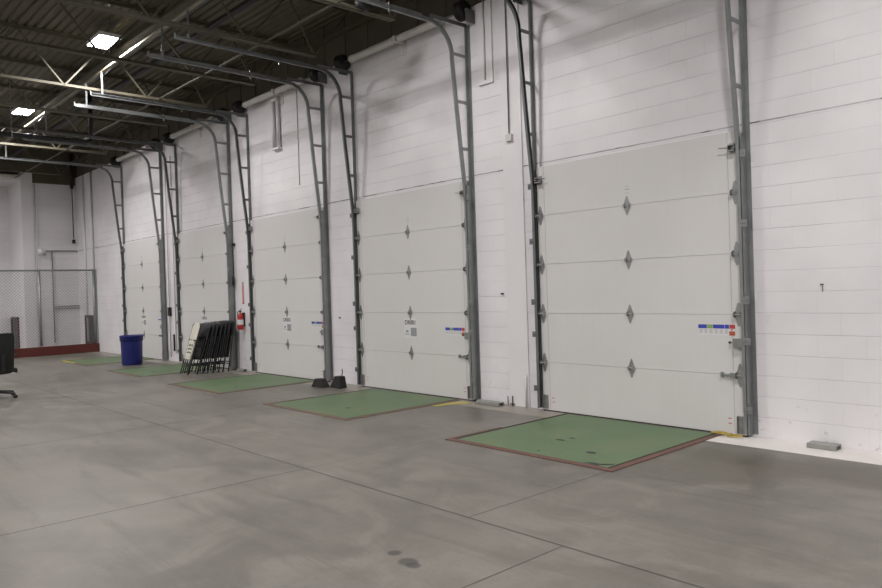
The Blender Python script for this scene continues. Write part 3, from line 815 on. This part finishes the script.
MB().box(-.055,.055,0,.003,0,.46).build('panel', PAPER, r)
MB().box(-.035,.035,-.001,.0,.0,.40).build('red_band', REDS, r)
MB().poly([(-.045,-.0012,.05),(.045,-.0012,.05),(0,-.0012,.005)], (0,.001,0)).build('arrow', RED, r)
text_mesh('FIRE EXTINGUISHER', .042, 'lettering', PAPER, r, (0, -.002, .225), rot=(PI/2, PI/2, 0))
MB().box(-.022,.022,-.0012,0,.41,.445).build('pictogram', DARKST, r)
tag(r, 'narrow red and white vertical sign above the fire extinguisher', 'sign')
r = empty('hanging_cord', (-14.05, WY-.05, 1.7))
MB().tube([(0,0,0),(.01,0,.4),(0,.0,.9)], .008, 6).tube([(0,-.01,.05),(.02,-.02,.25)], .03, 8).build('cord', BLACK, r)
MB().box(-.03,.03,.0,.045,.86,.92).build('hook', DARKST, r)
tag(r, 'bunch of black cord hanging high on the track left of the extinguisher', 'cord')

# ------------------------------------------------------------------ folding chairs
def make_folding(frame_m, seat_m, slotted=False):
    """folded flat, standing upright; width along X, thickness along Y, front towards -Y"""
    r = empty('folding_chair', (0,0,0)); w = .225
    def u(y, z0, z1, wd, rad=.011):
        pts = [(-wd, y(z0), z0)]
        for k in range(5): pts.append((-wd, y(z0+(z1-.05-z0)*(k+1)/5), z0+(z1-.05-z0)*(k+1)/5))
        for k in range(1, 8):
            t = PI - k*PI/8; pts.append(((wd-.05)*(1 if t < PI/2 else -1)*1 + .05*math.cos(t), y(z1), z1-.05+.05*math.sin(t)))
        for k in range(5, -1, -1): pts.append((wd, y(z0+(z1-.05-z0)*k/5), z0+(z1-.05-z0)*k/5))
        return pts
    MB().tube(u(lambda z: 0, .0, 1.03, w), .0115, 8).build('front_frame', frame_m, r)
    MB().tube(u(lambda z: .028, .02, .74, w-.03), .0105, 8).build('rear_leg_frame', frame_m, r)
    MB().tube([(-w,0,.16),(w,0,.16)], .009, 6).build('front_crossbar', frame_m, r)
    MB().tube([(-w+.03,.028,.20),(w-.03,.028,.20)], .009, 6).build('rear_crossbar', frame_m, r)
    if slotted:
        b = MB().poly([((w-.012)*c_, -.012, z_) for c_, z_ in ((-1,.70),(1,.70),(1,.90),(.95,.96),(.82,1.01),(.55,1.045),(-.55,1.045),(-.82,1.01),(-.95,.96),(-1,.90))], (0,.022,0)).build('backrest', seat_m, r, bevel=.008)
        b = MB(); ys = (-.022, .002)
        z = .36
        for z0, z1 in ((.30,.42),(.45,.49),(.52,.56),(.60,.68)): b.box(-.19, .19, *ys, z0, z1)
        b.box(-.19,-.13,*ys,.30,.68).box(.13,.19,*ys,.30,.68).box(-.01,.01,*ys,.30,.68)
        b.build('seat', seat_m, r, bevel=.006)
    else:
        MB().hexa([(-w+.012,-.012,.745),(w-.012,-.012,.745),(w-.012,.012,.745),(-w+.012,.012,.745),(-w+.02,-.012,1.02),(w-.02,-.012,1.02),(w-.02,.012,1.02),(-w+.02,.012,1.02)]).build('backrest', seat_m, r, bevel=.01)
        MB().box(-.20,.20,-.035,-.005,.28,.735).build('seat', seat_m, r, bevel=.014)
    for s_ in (-1, 1):
        MB().tube([(s_*w,0,-.004),(s_*w,0,.035)], .015, 8).build('foot_cap', RUBBER, r)
    return r
fc = make_folding(CHB, CHV)
nC = 7
words = ['front one of the stack', 'second from the front of the stack', 'third from the front of the stack', 'middle one of the stack',
         'third from the back of the stack', 'second from the back of the stack', 'rearmost of the stack, against the door track']
for k in range(nC):
    o = fc if k == 0 else copy_tree(fc)
    t = k/(nC-1)
    y0 = -.92 + .60*t; tilt = -math.radians(20 - 9*t)
    o.location = (-14.24+.12*t, y0+.03, .008); o.rotation_euler = (tilt, 0, math.radians(9+3*math.sin(k*2.1)))
    tag(o, 'black folding chair stored folded and leaning, ' + words[k], 'folding chair', 'stacked folding chairs')
o = make_folding(CHB, CREAM, True); o.location = (-14.24, -1.03, .008); o.rotation_euler = (math.radians(-17), 0, math.radians(-6))
tag(o, 'cream folding chair with a slotted seat leaning left of the black folding chairs', 'folding chair')

# ------------------------------------------------------------------ office chair at the left edge
r = empty('office_chair', (-13.64, -4.41, 0), math.radians(-78))
for k in range(5):
    a = 2*PI*k/5 + math.radians(-20); c, s_ = math.cos(a), math.sin(a)
    leg = MB().hexa([(c*.03-s_*.03,s_*.03+c*.03,.085),(c*.03+s_*.03,s_*.03-c*.03,.085),(c*.32+s_*.016,s_*.32-c*.016,.062),(c*.32-s_*.016,s_*.32+c*.016,.062),
                     (c*.03-s_*.03,s_*.03+c*.03,.135),(c*.03+s_*.03,s_*.03-c*.03,.135),(c*.32+s_*.014,s_*.32-c*.014,.088),(c*.32-s_*.014,s_*.32+c*.014,.088)]).build('base_leg', BLACK, r, bevel=.004)
    b = MB()
    for q in (-1, 1): b.lathe([(.006,-.009),(.028,-.009),(.028,.009),(.006,.009)], 14, 'y', (c*.32, s_*.32+q*.016, .029))
    b.tube([(c*.32,s_*.32,.03),(c*.32,s_*.32,.07)], .007, 6)
    b.build('caster', BLACK, leg)
MB().lathe([(.03,.09),(.03,.20),(.022,.20),(.022,.40)], 14).build('gas_lift', BLACK, r)
MB().box(-.10,.10,-.09,.09,.395,.43).tube([(.09,-.03,.415),(.24,-.05,.41),(.30,-.05,.385)], .006, 6).build('tilt_mechanism', DARKST, r)
b = MB(); bm = b.bm; nx, ny = 8, 8; grid = []
for i in range(nx+1):
    row = []
    for j in range(ny+1):
        x_ = (i/nx-.5)*.49; y_ = (j/ny-.5)*.47
        row.append(bm.verts.new((x_, y_, .50 + .02*math.cos((i/nx-.5)*PI)*1 - .02*(abs(j/ny-.5)*2)**4 - .012*(abs(i/nx-.5)*2)**4)))
    grid.append(row)
for i in range(nx):
    for j in range(ny): bm.faces.new((grid[i][j], grid[i+1][j], grid[i+1][j+1], grid[i][j+1]))
ex = bmesh.ops.extrude_face_region(bm, geom=list(bm.faces))
for v in [g for g in ex['geom'] if isinstance(g, bmesh.types.BMVert)]: v.co.z -= .07
b.build('seat', MESHB, r, bevel=.01)
# backrest: curved slab, rounded
b = MB(); bm = b.bm; nx, nz = 10, 12; G = []
for i in range(nx+1):
    row = []
    for j in range(nz+1):
        u_ = (i/nx-.5)*2; v_ = j/nz
        hw = .208*(1-.10*(1-v_)) * (1 - .06*max(0, (v_-.88)/.12)**2)
        row.append(bm.verts.new((u_*hw, .22+.05*v_*v_ + .03*math.sin(v_*PI) - .05*u_*u_, .40+.66*v_ - .02*abs(u_)**5*(2*v_-1))))
    G.append(row)
for i in range(nx):
    for j in range(nz): bm.faces.new((G[i][j], G[i+1][j], G[i+1][j+1], G[i][j+1]))
ex = bmesh.ops.extrude_face_region(bm, geom=list(bm.faces))
for v in [g for g in ex['geom'] if isinstance(g, bmesh.types.BMVert)]: v.co.y += .035
b.build('backrest', MESHB, r, bevel=.008)
MB().bar((0,.10,.42),(0,.29,.44), .06,.02).bar((0,.285,.43),(0,.30,.72), .06,.02,(0,1,0)).build('back_bracket', BLACK, r)
for s_ in (-1, 1):
    MB().tube([(s_*.20,.02,.43),(s_*.27,.02,.45),(s_*.275,.02,.66)], .014, 8).box(s_*.275-.035, s_*.275+.035, -.12, .12, .66, .69).build('armrest', BLACK, r)
tag(r, 'black mesh swivel office chair at the left edge of the picture', 'office chair')

# ------------------------------------------------------------------ camera & world
f, yaw, pit, rol, h, D = 731.66, .8309, -.0088, -.0319, 1.567, 7.031
fw = Vector((-math.sin(yaw)*math.cos(pit), math.cos(yaw)*math.cos(pit), math.sin(pit)))
rr = Vector((math.cos(yaw), math.sin(yaw), 0)); uu = rr.cross(fw)
R_ = rr*math.cos(rol)+uu*math.sin(rol); U_ = uu*math.cos(rol)-rr*math.sin(rol)
cam = bpy.data.cameras.new('camera'); co = bpy.data.objects.new('camera', cam); C.objects.link(co)
mtx = Matrix((R_, U_, -fw)).transposed().to_4x4(); mtx.translation = Vector((0, -D, h)); co.matrix_world = mtx
cam.sensor_width = 36; cam.lens = f/882*36; cam.clip_start = .05
sc.camera = co
w = bpy.data.worlds.new('world'); sc.world = w; w.use_nodes = True
w.node_tree.nodes['Background'].inputs[0].default_value = (.02, .02, .02, 1); w.node_tree.nodes['Background'].inputs[1].default_value = 1
sc.view_settings.view_transform = 'Standard'; sc.view_settings.look = 'None'; sc.view_settings.gamma = 1; sc.view_settings.exposure = 0
sc.view_settings.use_curve_mapping = False
